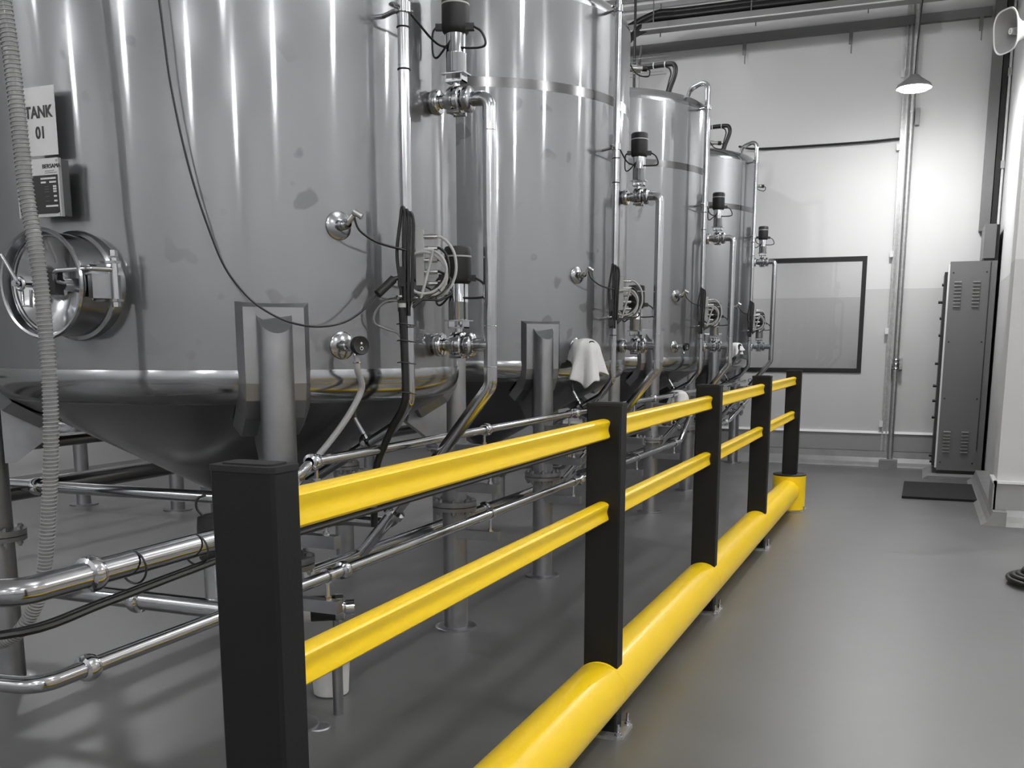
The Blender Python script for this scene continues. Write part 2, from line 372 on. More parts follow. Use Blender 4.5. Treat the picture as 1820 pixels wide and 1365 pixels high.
for a in (-45, 45, 135, -135):
    rad = pol(a, 1, 0); tan = V(-rad.y, rad.x, 0); c = rad*RL
    up_ = MB(); n = 28; vs = []; zt = []
    for i in range(n):
        t = 2*math.pi*i/n; d = rad*math.cos(t)*LR+tan*math.sin(t)*LR; dist = RL+math.cos(t)*LR
        vs.append(c+d+Z*.645); zt.append(c+d+Z*(1.50-max(0, dist-.985)*1.0))
    up_.add(vs+zt, [(i, (i+1) % n, n+(i+1) % n, n+i) for i in range(n)], True)
    up_.add(zt, [list(range(n))]); leg = up_.build('leg', 'satin', tank)
    MB().cyl(c+Z*.012, c+Z*.600, LR, n=28).build('lower_leg', 'satin', leg)
    fl = MB(); fl.cyl(c+Z*.600, c+Z*.618, .108, n=32); fl.cyl(c+Z*.622, c+Z*.645, .108, n=32)
    for k in range(8):
        b = c+(rad*math.cos(k*math.pi/4+.39)+tan*math.sin(k*math.pi/4+.39))*.088
        fl.cyl(b+Z*.575, b+Z*.66, .007, n=8); fl.cyl(b+Z*.585, b+Z*.600, .013, n=6); fl.cyl(b+Z*.645, b+Z*.655, .013, n=6)
    fl.build('leg_flange', 'satin', leg)
    MB().lathe([(0,0),(.1035,0),(.1035,.010),(.098,.013),(.06,.013)], c, n=32).build('foot_plate', 'pad', leg)
    # reinforcing pad: a flat face with chamfered sides, following the knuckle underneath
    prof_o = [(.985,1.522),(.985,1.26),(.972,1.20),(.93,1.135),(.80,1.062)]; prof_i = [(.945,1.545),(.945,1.26),(.93,1.22),(.89,1.17),(.775,1.10)]
    pm = MB(); vs = []
    for (do, zo), (di, zi) in zip(prof_o, prof_i):
        for s in (-1, 1): vs.append(rad*do+tan*s*.104+Z*zo)
        for s in (-1, 1): vs.append(rad*di+tan*s*.131+Z*zi)
    fs = []
    for i in range(len(prof_o)-1):
        q = 4*i; fs += [(q, q+1, q+5, q+4), (q+2, q, q+4, q+6), (q+1, q+3, q+7, q+5)]
    fs += [(2, 3, 1, 0), (16, 17, 19, 18)]
    pm.add(vs, fs); pm.build('leg_pad', 'pad', leg)
    MB().prism([(.94,1.15),(.94,.92),(.90,.92),(.745,1.04),(.765,1.10)], (0,0,0), rad, Z, tan, -.05, .05).build('gusset', 'satin', leg)
# manhole at the camera-facing side
MH = V(.08, -.945, 1.590)
mh = MB().lathe([(.186,-.10),(.186,.01),(.182,.02),(.170,.025),(.168,.145),(.178,.15),(.181,.158),(.176,.165),(.168,.163),(.166,.155),(.165,.06)], MH, -Y, n=64).build('manhole', 'band', tank)
MB().lathe([(.165,.118),(.160,.122),(.150,.116),(.09,.086),(.03,.062),(0,.06)], MH, -Y, n=64).build('manhole_door', 'chrome', mh)
MB().torus(MH-Y*.120, Y, .160, .007, 48).build('door_gasket', 'pipe', mh)
h = MB(); h.tube(fillet([MH+V(.03,-.07,.0), MH+V(.03,-.13,.01), MH+V(.07,-.165,.04), MH+V(.20,-.15,.045), MH+V(.236,-.085,.045)], .03), .008)
h.cyl(MH+V(.03,-.06,0), MH+V(.03,-.10,0), .022, .018); h.build('hinge_arm', 'chrome', mh)
h = MB(); h.cyl(MH+V(.238,-.08,.082), MH+V(.238,-.08,-.055), .011); h.cyl(MH+V(.238,-.08,.088), MH+V(.238,-.08,.106), .014, n=6); h.cyl(MH+V(.238,-.08,-.075), MH+V(.238,-.08,-.06), .014, n=6)
h.box(MH+V(.165,-.095,.064), MH+V(.255,-.065,.072)); h.box(MH+V(.165,-.095,-.058), MH+V(.255,-.065,-.050)); h.build('hinge_pin', 'chrome', mh)
h = MB(); h.prism([(.165,-.03),(.172,-.13),(.195,-.135),(.225,-.085),(.215,-.03)], MH, X, Y, Z, -.048, .03); h.build('hinge_block', 'pad', mh)
h = MB(); h.tube([MH+V(-.07,-.185,.0), MH+V(-.124,-.195,.094)], .0065); h.torus(MH+V(-.07,-.18,0), Y, .018, .0065, 24); h.cyl(MH+V(-.07,-.205,0), MH+V(-.07,-.09,0), .010)
h.tube([MH+V(-.08,-.165,-.02), MH+V(-.08,-.165,-.07), MH+V(-.045,-.165,-.073), MH+V(-.04,-.165,-.02)], .0055); h.build('door_latch', 'chrome', mh)
MB().box(MH+V(-.015,-.135,-.035), MH+V(.035,-.10,.04)).build('door_bracket', 'black', mh)
# nozzle stubs for the valves and the instruments
for z in (2.318, 1.396):
    MB().cyl(V(R-.01,0,z), V(R+.012,0,z), .040).lathe([(.026,.0),(.026,.03)], V(R,0,z), X, 20).build('nozzle', 'cone', tank)
for z in (1.812, 1.392):
    rad = pol(-30, 1, 0); MB().lathe([(.052,-.006),(.05,.004),(.044,.008),(.020,.012),(.017,.03)], rad*R+Z*z, rad, 32).build('instrument_flange', 'band', tank)
tanks = [tank]
for k in (1, 2, 3):
    c = copy_tree(tank); c.location = V(TX, TYS[k], 0)
    c['label'] = [None, 'second steel tank from the camera, with a white cloth hung on its side', 'third steel tank from the camera, its domed top rim in view', 'farthest steel tank, standing beside the dark-framed window'][k]
    tanks.append(c)
def at(k): return V(TX, TYS[k], 0)
def repeat(root, labels, skip=()):
    """root belongs to the nearest tank; copy it to the other tanks"""
    out = [root]; root['label'] = labels % ORD[0]
    for k in (1, 2, 3):
        if k in skip: continue
        out.append(dup(root, at(k)-at(0), labels % ORD[k]))
    return out

# ---- riser pipe with clamps
ra = pol(-17, 1, 0); rp = ra*1.06
loc = T0+rp+Z*0; t = thing('riser_pipe', '', 'pipe', T0+rp+Z*.8, 'riser pipes of the tanks'); og = rp+Z*.8
MB().tube(fillet([ra*.45+Z*.83, ra*.97+Z*1.085, rp+Z*1.19, rp+Z*3.545, ra*.90+Z*3.50, ra*.86+Z*3.40], .055), .0205, 16).build('pipe', 'pipe', t, og)
for z in (3.333, 2.565, 1.568):
    cl = MB().cyl(rp+Z*(z-.017), rp+Z*(z+.017), .029, n=20).cyl(rp+Z*(z-.004)-V(-ra.y,ra.x,0)*.05, rp+Z*(z-.004)+V(-ra.y,ra.x,0)*.045, .007, n=8)
    cl.torus(rp+Z*z-V(-ra.y,ra.x,0)*.045, V(0,0,1), .012, .005, 14, 6); c_ = cl.build('clamp', 'chrome', t, og)
    MB().cyl(ra*(R-.005)+Z*(z-.01), ra*1.04+Z*z, .0085, n=10).build('standoff_rod', 'pipe', c_, og)
pk = ra*.82+Z*1.02
MB().cyl(pk, pk+V(-.06,-.01,.11), .009, n=10).build('cone_strut', 'pipe', t, og); MB().lathe([(.032,-.014),(.036,0),(.032,.014)], pk, (ra*.52+Z*.255), 16).build('lower_clamp', 'chrome', t, og)
for z in (2.50, 2.36, 1.46): MB().torus(rp+Z*z, Z, .0215, .0028, 20, 6).build('cable_tie', 'rubber', t, og)
repeat(t, 'polished vertical riser pipe clamped to the side of the %s tank')

# ---- drop pipe
t = thing('drop_pipe', '', 'pipe', T0+V(1.208,0,.6), 'drop pipes between the tank valves'); og = V(1.208,0,.6)
MB().tube(fillet([V(1.135,0,2.318), V(1.208,0,2.318), V(1.208,0,1.235), V(.98,0,.95), V(.60,0,.515)], .065), .0268, 18).build('pipe', 'pipe', t, og)
MB().cyl(V(1.135,0,1.396), V(1.20,0,1.396), .0268, n=18).build('branch', 'pipe', t, og)
for z in (2.20, 1.47, 1.31): MB().torus(V(1.208,0,z), Z, .0266, .0016, 20, 6).build('weld_bead', 'chrome', t, og)
MB().lathe([(.028,-.02),(.046,-.012),(.046,.012),(.028,.02)], V(.76,0,.698), V(.38,0,.435), 20).build('union_ring', 'chrome', t, og)
repeat(t, 'thick polished pipe with a top elbow dropping beside the %s tank')

# ---- actuated valves
iv = V(.934,.357,0)   # direction the plugs point
def valve(z, up_down):
    t = thing('actuated_valve', '', 'valve', T0+V(1.07,0,z), 'actuated valves on the tank outlets'); og = V(1.07,0,z)
    o = V(0,0,z)
    MB().lathe([(.026,.972),(.045,.974),(.047,.98),(.047,.998),(.042,1.004),(.026,1.006)], o, X, 24).build('union_nut', 'chrome', t, og)
    MB().lathe([(.024,1.006),(.024,1.012),(.033,1.04)], o, X, 24).build('reducer', 'pipe', t, og)
    MB().lathe([(.033,1.04),(.048,1.043),(.052,1.052),(.052,1.066),(.044,1.069),(.044,1.073),(.052,1.076),(.052,1.09),(.046,1.096),(.030,1.098)], o, X, 28).build('valve_body', 'chrome', t, og)
    MB().lathe([(.030,1.098),(.030,1.105),(.045,1.108),(.048,1.115),(.048,1.13),(.040,1.138),(.027,1.14)], o, X, 24).build('coupling_nut', 'chrome', t, og)
    for s in (-1, 1): MB().cyl(V(1.045,s*.03,z-.045), V(1.097,s*.03,z-.045), .008, n=8).build('body_bolt', 'chrome', t, og)
    MB().cyl(V(1.07,0,z+.045), V(1.07,0,z+.075), .016, n=14).build('valve_stem', 'chrome', t, og)
    b = MB(); b.box((1.035,-.026,z+.064),(1.105,.026,z+.070)); b.box((1.035,-.026,z+.064),(1.040,.026,z+.092)); b.box((1.100,-.026,z+.064),(1.105,.026,z+.092)); b.box((1.022,-.034,z+.092),(1.118,.034,z+.097)); b.build('mounting_bracket', 'chrome', t, og)
    MB().lathe([(0,.097),(.039,.097),(.040,.10),(.040,.165),(.0407,.167),(.040,.169),(.040,.258)], V(1.07,0,z), Z, 28).build('actuator_cylinder', 'pipe', t, og)
    MB().lathe([(.041,.236),(.049,.243),(.053,.258),(.053,.338)], V(1.07,0,z), Z, 28).lathe([(.053,.344),(.053,.370),(.050,.377),(.044,.380),(0,.380)], V(1.07,0,z), Z, 28).build('actuator_head', 'head', t, og)
    rg = MB().lathe([(.053,.338),(.0535,.339),(.0535,.343),(.053,.344)], V(1.07,0,z), Z, 28)
    rg.build('indicator_ring', 'greycable', t, og)
    MB().obox(V(1.07,0,z+.262)-iv*.06, iv, V(-iv.y,iv.x,0), Z, (.016,.011,.011)).build('connector', 'black', t, og); MB().obox(V(1.07,0,z+.258)+iv*.052-V(-iv.y,iv.x,0)*.02, iv, V(-iv.y,iv.x,0), Z, (.02,.012,.012)).build('connector', 'black', t, og)
    c0 = V(1.07,0,z+.258)+iv*.07-V(-iv.y,iv.x,0)*.03
    MB().tube(curve([c0, c0+iv*.03+Z*-.02, c0+iv*.045+Z*-.06, c0+iv*.02+Z*-.075, c0-iv*.06+Z*-.075, c0-iv*.14+Z*-.06, V(1.03,-.29,z+.235)]), .0045, 8).build('signal_cable', 'rubber', t, og)
    c1 = V(1.07,0,z+.26)-iv*.075
    MB().tube(curve([c1, c1-iv*.012+Z*-.02, c1-iv*.012+Z*-.09, c1+iv*.004+Z*-.105, c1+iv*.05+Z*-.075-Y*.03, c1+iv*.085+Z*-.035-Y*.035, c1+iv*.095+Z*.0-Y*.03]), .0042, 8).build('air_line', 'rubber', t, og)
    return t
repeat(valve(2.318, 'upper'), 'steel valve with tall black-topped actuator on the upper outlet of the %s tank')
repeat(valve(1.396, 'lower'), 'steel valve with black-topped actuator on the lower outlet of the %s tank')

# ---- junction block with plugs, cable coil and black wiring
jb = V(1.046,-.272,1.712)
t = thing('junction_block', '', 'connector block', T0+jb, 'junction blocks on the riser pipes'); nv = V(iv.y,-iv.x,0)
MB().obox(jb, iv, nv, Z, (.0145,.012,.10)).build('block_body', 'greycable', t, jb)
for k in range(5):
    z = .075-.042*k; p = jb+iv*.0145+Z*z
    pg = MB().cyl(p, p+iv*.016, .009, n=12).build('socket', 'chrome', t, jb)
    MB().cyl(p+iv*.016, p+iv*.05, .0095, .008, n=12).build('plug', 'plate' if k else 'chrome', t, jb)
repeat(t, 'pale junction block with a column of plugs on the riser of the %s tank')
cc = V(1.078,-.29,1.655)
t = thing('cable_coil', '', 'cable', T0+cc, 'coiled grey cables by the junction blocks')
pts = []
for i in range(97):
    a = i/48*2*math.pi+1.2; rr = .077+.006*math.sin(a*1.5)
    pts.append(cc+iv*rr*math.cos(a)+Z*rr*1.02*math.sin(a)+nv*(.012*i/96+.004*math.sin(a*2)))
pts += [cc+iv*-.02+Z*-.1+nv*.01]
MB().tube(pts, .0055, 8).build('coil_loop', 'greycable', t, cc)
MB().tube(curve([jb+iv*.05+Z*.075, jb+iv*.085+Z*.07, jb+iv*.125+Z*.02, jb+iv*.13+Z*-.06, jb+iv*.09+Z*-.13, jb+iv*.03+Z*-.135]), .0055, 8).build('lead_in', 'greycable', t, cc)
for a in (-2.0, -.9): MB().torus(cc+iv*.077*math.cos(a)+Z*.077*math.sin(a), iv*-math.sin(a)+Z*math.cos(a), .011, .002, 12, 5).build('cable_tie', 'rubber', t, cc)
repeat(t, 'round coil of pale grey cable hanging by the %s tank')
wl = rp+Z*1.9
t = thing('wiring_bundle', '', 'cable', T0+wl, 'black wiring bundles on the riser pipes')
bl = rp+nv*.028
for k, dx in enumerate((-.022, -.008, .006)):
    q = bl+iv*dx
    MB().tube(curve([q+Z*1.50, q+Z*1.60, q+iv*-.012*(k == 0)+Z*1.72, q+iv*.003+Z*1.84, q+iv*.012+Z*(1.885-.01*k), q+iv*.022+Z*1.83, q+iv*.016+Z*1.7, q+iv*.012+Z*1.55]), .0065, 8).build('looped_cable', 'rubber', t, wl)
for k in range(4):
    p = jb+iv*.05+Z*(.033-.042*k)
    MB().tube(curve([p, p+iv*.025, p+iv*(.05+.006*k)+Z*-.03, p+iv*(.055-.01*k)+Z*(-.09+.01*k)+nv*.02, p+iv*.0+Z*(-.15+.03*k)+nv*.03, rp+nv*.03+iv*.02+Z*(1.53+.01*k)]), .005, 8).build('plug_cable', 'rubber', t, wl)
MB().obox(bl+iv*-.02+Z*1.64, iv, nv, Z, (.012,.012,.035)).obox(bl+iv*-.02+Z*1.535, iv, nv, Z, (.014,.012,.02)).build('splice_box', 'black', t, wl)
repeat(t, 'bundle of black wires looped around the riser of the %s tank')

# ---- temperature probe with its cable
pa = pol(-30, 1, 0); p0 = pa*R+Z*1.812
t = thing('temperature_probe', '', 'probe', T0+p0, 'temperature probes on the tank shells')
MB().lathe([(.017,.025),(.019,.03),(.019,.055),(.014,.06),(.012,.075)], p0, pa, 18).build('probe_body', 'chrome', t, p0)
hd = p0+pa*.07+Z*.012
MB().cyl(p0+pa*.06, hd+iv*.02+Z*.018, .010, n=12).cyl(hd+iv*.02+Z*.03, hd+iv*.05+Z*.012, .011, n=12).build('probe_plug', 'plate', t, p0)
MB().tube(curve([hd+iv*.018+Z*.03, hd+iv*.025+Z*.0, V(.934,-.505,1.788), V(.960,-.454,1.758), V(.984,-.398,1.745), rp+nv*.03+Z*1.734]), .0042, 8).build('probe_cable', 'rubber', t, p0)
repeat(t, 'small steel temperature probe with a thin black cable on the %s tank')

# ---- sample valve with black dial
s0 = pa*R+Z*1.392
def sample():
    t = thing('sample_valve', '', 'valve', T0+s0, 'sample valves low on the tank shells')
    MB().lathe([(.014,.02),(.021,.025),(.021,.045),(.016,.05),(.016,.075),(.022,.08),(.022,.11),(.016,.115)], s0, pa, 18).build('valve_body', 'chrome', t, s0)
    dc = s0+pa*.115
    MB().lathe([(.0,.0),(.028,.002),(.033,.006),(.033,.026),(.030,.030),(.026,.028),(0,.028)], dc, pa, 32).build('dial_knob', 'black', t, s0)
    MB().torus(dc+pa*.029-Z*.010, pa, .0055, .0013, 16, 6).lathe([(.004,.0285),(.0,.0295)], dc+Z*.008, pa, 12).build('dial_mark', 'white', t, s0)
    MB().tube([s0+pa*.095, s0+pa*.10+Z*-.03, s0+pa*.108+Z*-.055], .010, 12).build('spout', 'chrome', t, s0)
    return t
repeat(sample(), 'sample valve with round black dial on the %s tank')

# ---- level sensor high on the far side of each tank
la = pol(24, 1, 0); l0 = la*R+Z*3.19
t = thing('level_sensor', '', 'sensor', T0+l0, 'level sensors high on the tanks')
MB().cyl(l0-la*.01, l0+la*.05, .022, n=16).cyl(l0+la*.05, l0+la*.09, .016, n=16).build('sensor_body', 'chrome', t, l0)
MB().cyl(l0+la*.09, l0+la*.12, .018, n=14).build('sensor_plug', 'black', t, l0)
MB().tube(curve([l0+la*.118, l0+la*.14+Z*-.015, l0+la*.125+Z*-.05, l0+la*.06+Z*-.04-Y*.05, l0+Z*.02-Y*.20+X*.04]), .0045, 8).build('sensor_cable', 'rubber', t, l0)
repeat(t, 'level sensor with drooping black cable high on the %s tank')

# ---- black vent hoses rising from the domes of the third and the farthest tank
def vent(k):
    b = V(.59,0,3.44)
    t = thing('vent_hose', 'thick black hose bending off the domed top of the %s tank' % ORD[k], 'hose', at(k)+b, 'black hoses over the tank tops')
    MB().tube(curve([b, b+V(.02,0,.12), b+V(.07,0,.26), b+V(.06,0,.33), b+V(0,0,.345), b+V(-.2,0,.34), b+V(-.45,0,.335)]), .021, 12).build('hose_body', 'rubber', t, b)
    MB().tube(curve([b+V(-.03,0,.02), b+V(.015,0,.2), b+V(.03,0,.28), b+V(-.02,0,.325), b+V(-.2,0,.32)]), .007, 8).build('thin_line', 'rubber', t, b)
    for x in (-.02, -.12): MB().torus(b+V(x,0,.342), X, .024, .004, 16, 6).build('clip', 'white', t, b)
    return t
vent(2); vent(3)
t = thing('tray_bracket', 'thin grey wire shelf carrying the black hose above the third tank', 'bracket', at(2)+V(.25,0,3.72))
q = V(.25,0,3.72)
for dz in (0, .12):
    for dy in (-.05, .05): MB().tube([q+V(-.1,dy,dz), q+V(.32,dy,dz)], .003, 6).build('wire', 'tray', t, q)
t = thing('conduit_post', 'slim dark vertical conduit standing on top of the third tank', 'conduit', at(2)+V(.33,0,3.50)); q = V(.33,0,3.50)
MB().cyl(q, q+Z*.26, .016, n=12).build('lower_tube', 'tray', t, q); MB().cyl(q+V(.005,0,.26), q+V(.03,0,.46), .011, n=10).build('upper_tube', 'black', t, q); MB().cyl(q+Z*.235, q+Z*.28, .024, n=12).build('joint', 'black', t, q)

# ------------------------------------------------------------------ extras on the first tank
sy = TYS[0]-1.0
t = thing('paper_sign', 'white laminated paper reading TANK 01 on the nearest tank', 'sign', (-1.77,sy,2.016)); og = t.location
MB().box((-1.842,sy-.001,2.014),(-1.697,sy+.001,2.232)).build('sheet', 'paper', t, og)
text_mesh('lettering', 'TANK', .052, 'ink', t, V(-1.769,sy-.0022,2.150)-og, X, Z, bold=.0016, sx=.84)
text_mesh('lettering', '01', .052, 'ink', t, V(-1.766,sy-.0022,2.085)-og, X, Z, bold=.0016, sx=.84)
ny = TYS[0]-1.03
t = thing('nameplate', 'steel maker nameplate box with a black data label below the TANK 01 sign', 'nameplate', (-1.764,ny,1.81)); og = t.location
MB().box((-1.858,ny,1.812),(-1.670,ny+.012,1.998)).build('plate', 'plate', t, og)
MB().box((-1.84,ny+.012,1.83),(-1.825,ny+.10,1.985)).build('bracket', 'cone', t, og); MB().box((-1.70,ny+.012,1.815),(-1.672,ny+.045,1.995)).build('bracket', 'cone', t, og)
MB().box((-1.851,ny-.001,1.822),(-1.677,ny,1.945)).build('data_label', 'ink', t, og)
text_mesh('lettering', 'BERSAMA', .019, 'ink', t, V(-1.70,ny-.001,1.972)-og, X, Z)
MB().box((-1.73,ny-.001,1.957),(-1.69,ny,1.9585)).box((-1.73,ny-.001,1.951),(-1.68,ny,1.9525)).build('small_print', 'greytext', t, og)
ll = MB()
for (x0, x1, z) in ((-1.75,-1.684,1.934),(-1.713,-1.684,1.922),(-1.75,-1.728,1.922),(-1.698,-1.684,1.908),(-1.698,-1.684,1.900),(-1.698,-1.684,1.892),(-1.697,-1.684,1.877),(-1.697,-1.684,1.862),(-1.735,-1.682,1.846)):
    ll.box((x0,ny-.002,z-.0028),(x1,ny-.001,z+.0028))
ll.build('data_fields', 'paper', t, og)
ll = MB()
for z in (1.908,1.900,1.892,1.877,1.862): ll.box((-1.735,ny-.002,z-.0007),(-1.716,ny-.001,z+.0007))
ll.build('data_captions', 'greytext', t, og)
for x in (-1.850,-1.678):
    for z in (1.82,1.99): MB().cyl((x,ny-.002,z),(x,ny,z),.004, n=8).build('rivet', 'chrome', t, og)

# ribbed clear hose in front of the manhole
hp = [(-1.64,1.0,2.85),(-1.60,1.0,2.6),(-1.583,1.0,2.395),(-1.570,1.0,2.258),(-1.561,1.0,2.086),(-1.557,1.0,1.981),(-1.552,1.0,1.842),(-1.534,1.0,1.701),(-1.523,1.0,1.567),(-1.519,1.0,1.414),(-1.520,1.0,1.275),(-1.532,1.0,1.099),(-1.558,1.0,0.918),(-1.577,1.0,0.807),(-1.601,1.0,0.694),(-1.631,1.0,0.597),(-1.69,1.0,.50),(-1.78,1.0,.42),(-1.9,1.0,.39),(-2.05,1.0,.41)]
t = thing('ribbed_hose', 'clear ribbed suction hose hanging in front of the round manhole', 'hose', (-1.56,1.0,.4)); og = t.location
path = curve(hp, 14); m_ = MB(); m_.tube(path, .0215, 14); m_.build('hose_wall', 'clearhose', t, og)
# helical rib, resampled along the path
L = [0.]
for a, b in zip(path, path[1:]): L.append(L[-1]+(b-a).length)
def along(s):
    for i in range(len(L)-1):
        if L[i+1] >= s: return path[i].lerp(path[i+1], (s-L[i])/(L[i+1]-L[i]))
    return path[-1]
pitch = .0125; N = int(L[-1]/pitch*14); hx = []
for i in range(N):
    s = i/14*pitch; c = along(s); tn = (along(min(s+.01, L[-1]))-along(max(0, s-.01))).normalized(); a = Y; b = tn.cross(a).normalized(); th = i/14*2*math.pi
    hx.append(c+(a*math.cos(th)+b*math.sin(th))*.0222)
MB().tube(hx, .0026, 5).build('helix_rib', 'greyhose', t, og)

t = thing('hanging_cable', 'thin dark cable sagging across the front of the nearest tank', 'cable', (-1.0,1.6,1.45)); og = t.location
hc = [(-1.34,1.335,2.75),(-1.313,1.353,2.47),(-1.298,1.361,2.252),(-1.274,1.374,2.064),(-1.246,1.391,1.907),(-1.212,1.413,1.765),(-1.176,1.438,1.648),(-1.129,1.475,1.563),(-1.082,1.51,1.512),(-1.022,1.565,1.472),(-.955,1.63,1.456),(-.90,1.715,1.471),(-.862,1.785,1.514),(-.835,1.85,1.575),(-.818,1.89,1.599)]
MB().tube(curve(hc), .0038, 8).build('cable_jacket', 'rubber', t, og)
MB().cyl((-.835,1.85,1.575),(-.80,1.905,1.63),.016, n=12).cyl((-.80,1.905,1.63),(-.778,1.945,1.642),.009, n=10).build('cable_plug', 'black', t, og)
t = thing('sample_hose', 'grey hose hanging from the dial valve of the nearest tank', 'hose', (-.95,1.65,1.0)); og = t.location
e = T0+s0+pa*.108+Z*-.055
MB().tube(curve([e+Z*.02, e+V(.0,.0,-.03), (-.868,1.778,1.24), (-.895,1.735,1.15), (-.935,1.672,1.06), (-.98,1.612,.98), (-1.03,1.56,.90)]), .0115, 12).build('hose_body', 'greyhose', t, og)
MB().torus(e+Z*-.005, Z, .0125, .003, 16, 6).build('hose_clip', 'chrome', t, og)
t = thing('black_conduit', 'thick black cable sleeve strapped along the riser of the nearest tank', 'conduit', (-.77,1.95,.9)); og = t.location
MB().tube(curve([(-.778,1.925,1.535),(-.776,1.928,1.45),(-.774,1.93,1.35),(-.772,1.93,1.25),(-.776,1.93,1.19),(-.80,1.935,1.14),(-.838,1.94,1.085),(-.885,1.945,1.0),(-.912,1.945,.935),(-.925,1.945,.84),(-.93,1.945,.70)]), .0138, 12).build('sleeve', 'rubber', t, og)
MB().cyl((-.778,1.925,1.53),(-.778,1.925,1.545),.015, n=14).build('sleeve_end', 'greycable', t, og)
for z in (1.47,1.41,1.33,1.22): MB().tube([(-.80,1.925,z),(-.776,1.91,z+.002),(-.745,1.93,z-.003),(-.735,1.945,z-.005)], .0026, 6).build('cable_tie', 'rubber', t, og)
t = thing('loose_cable', 'thin dark cable loop between the riser and the shell of the nearest tank', 'cable', (-.84,1.93,1.45)); og = t.location
MB().tube(curve([(-.79,1.925,1.555),(-.83,1.90,1.55),(-.862,1.88,1.515),(-.868,1.878,1.475),(-.84,1.90,1.455),(-.80,1.92,1.44),(-.78,1.925,1.415)]), .0042, 8).build('cable_jacket', 'tray', t, og)

# ------------------------------------------------------------------ header pipes along the row
HXp = -.90
def ferrule(m, p, ax, r):
    m.lathe([(r,-.02),(r+.010,-.016),(r+.013,-.006),(r+.013,.006),(r+.010,.016),(r,.02)], p, ax, 20); return m
def header(name, label, pts, r, fer, mt='pipe'):
    t = thing(name, label, 'pipe', pts[0]); og = Vector(pts[0])
    path = fillet(pts, max(.06, r*2.2)); MB().tube(path, r, 18).build('pipe', mt, t, og)
    for p, ax in fer: ferrule(MB(), Vector(p), Vector(ax), r).build('ferrule_clamp', 'chrome', t, og)
    return t
header('header_pipe', 'upper polished header pipe running past the tank legs behind the top rail', [(-.98,1.46,.86),(HXp,1.46,1.00),(HXp,10.3,1.00)], .018, [((HXp,1.50,1.0),Y),((HXp,2.95,1.0),Y),((HXp,4.25,1.0),Y),((HXp,6.1,1.0),Y),((HXp,8.6,1.0),Y)])
header('header_pipe', 'lower polished header pipe running between the two barrier rails', [(-1.6,.20,.60),(-.87,.30,.60),(-.87,6.9,.60),(-.87,7.25,.78),(-1.0,7.6,.78)], .0215, [((-.87,.45,.6),Y),((-.87,1.62,.6),Y),((-.87,4.25,.6),Y),((-.87,6.72,.6),Y)])
header('header_pipe', 'thick polished header pipe at left passing behind the first black post', [(-1.9,.12,.832),(-.87,.26,.832),(-.87,5.9,.832)], .033, [((-.87,.48,.832),Y),((-.87,1.8,.832),Y),((-.87,5.2,.832),Y)])
t = thing('cable_run', 'pair of black cables strapped under the thick header pipe at left', 'cable', (-.87,.1,.77)); og = t.location
for dx in (0, .018): MB().tube(curve([(-1.5,.05+dx,.745),(-1.1,.12+dx,.735),(-.90+dx,.28,.735),(-.865+dx,.50,.755),(-.862+dx,.8,.772),(-.862+dx,1.2,.787),(-.862+dx,2.2,.789),(-.862+dx,5.8,.789)]), .0095, 8).build('cable_jacket', 'rubber', t, og)
for y in (.62,.86,1.1): MB().torus((-.868,y,.82), Y, .043, .003, 24, 6).build('cable_tie', 'rubber', t, og)
MB().torus((-1.05,.235,.822), (1,.14,0), .043, .003, 24, 6).build('cable_tie', 'rubber', t, og)
header('header_pipe', 'far header pipe bending upward behind the third black post', [(-.87,8.2,.62),(-.87,9.2,.62),(-.80,9.9,.80),(-1.0,10.5,.80)], .0215, [((-.87,9.0,.62),Y),((-.82,9.7,.75),(.1,1,.25))])
header('cross_pipe', 'polished pipe crossing under the cone of the nearest tank at left', [(-3.4,1.9,.77),(-1.2,1.9,.78)], .026, [((-2.62,1.9,.772),X)])
header('cross_pipe', 'low polished pipe with a clamp crossing left of the first black post', [(-1.75,1.1,.573),(-.95,1.1,.573)], .031, [((-1.32,1.1,.573),X)])
header('cross_pipe', 'pipe with an elbow behind the rear leg of the nearest tank', [(-3.7,2.6,.95),(-3.05,2.6,.95),(-3.05,2.6,1.5)], .04, [])
header('cross_pipe', 'low floor pipe behind the lower barrier rail', [(-.96,1.78,.30),(-.96,5.6,.30)], .026, [((-.96,2.0,.30),Y),((-.96,4.65,.30),Y)])
header('collector_pipe', 'long collector pipe under the cones that the drop pipes join', [(-1.206,1.9,.50),(-1.206,10.6,.50)], .028, [((-1.206,y,.50),Y) for y in (3.6,6.2,8.7)])
for k in range(4):
    y = TYS[k]
    header('outlet_pipe', 'outlet pipe with bend under the cone of the %s tank' % ORD[k], [(TX,y,.62),(TX,y,.50),(TX+.0,y+.75,.50),(TX+.35,y+.75,.50),(TX+.35,y+.75,.72)], .032, [((TX,y+.3,.50),Y),((TX,y,.58),Z)])
header('rear_pipe', 'upper dark header pipe running behind the tank legs', [(-2.75,.2,.95),(-2.75,10.7,.95)], .03, [((-2.75,y,.95),Y) for y in (3.6,6.2,8.8)], 'cone')
header('rear_pipe', 'lower thick header pipe running behind the tank legs', [(-2.78,.2,.74),(-2.78,10.7,.74)], .045, [((-2.78,y,.74),Y) for y in (3.4,6.0,8.6)], 'cone')
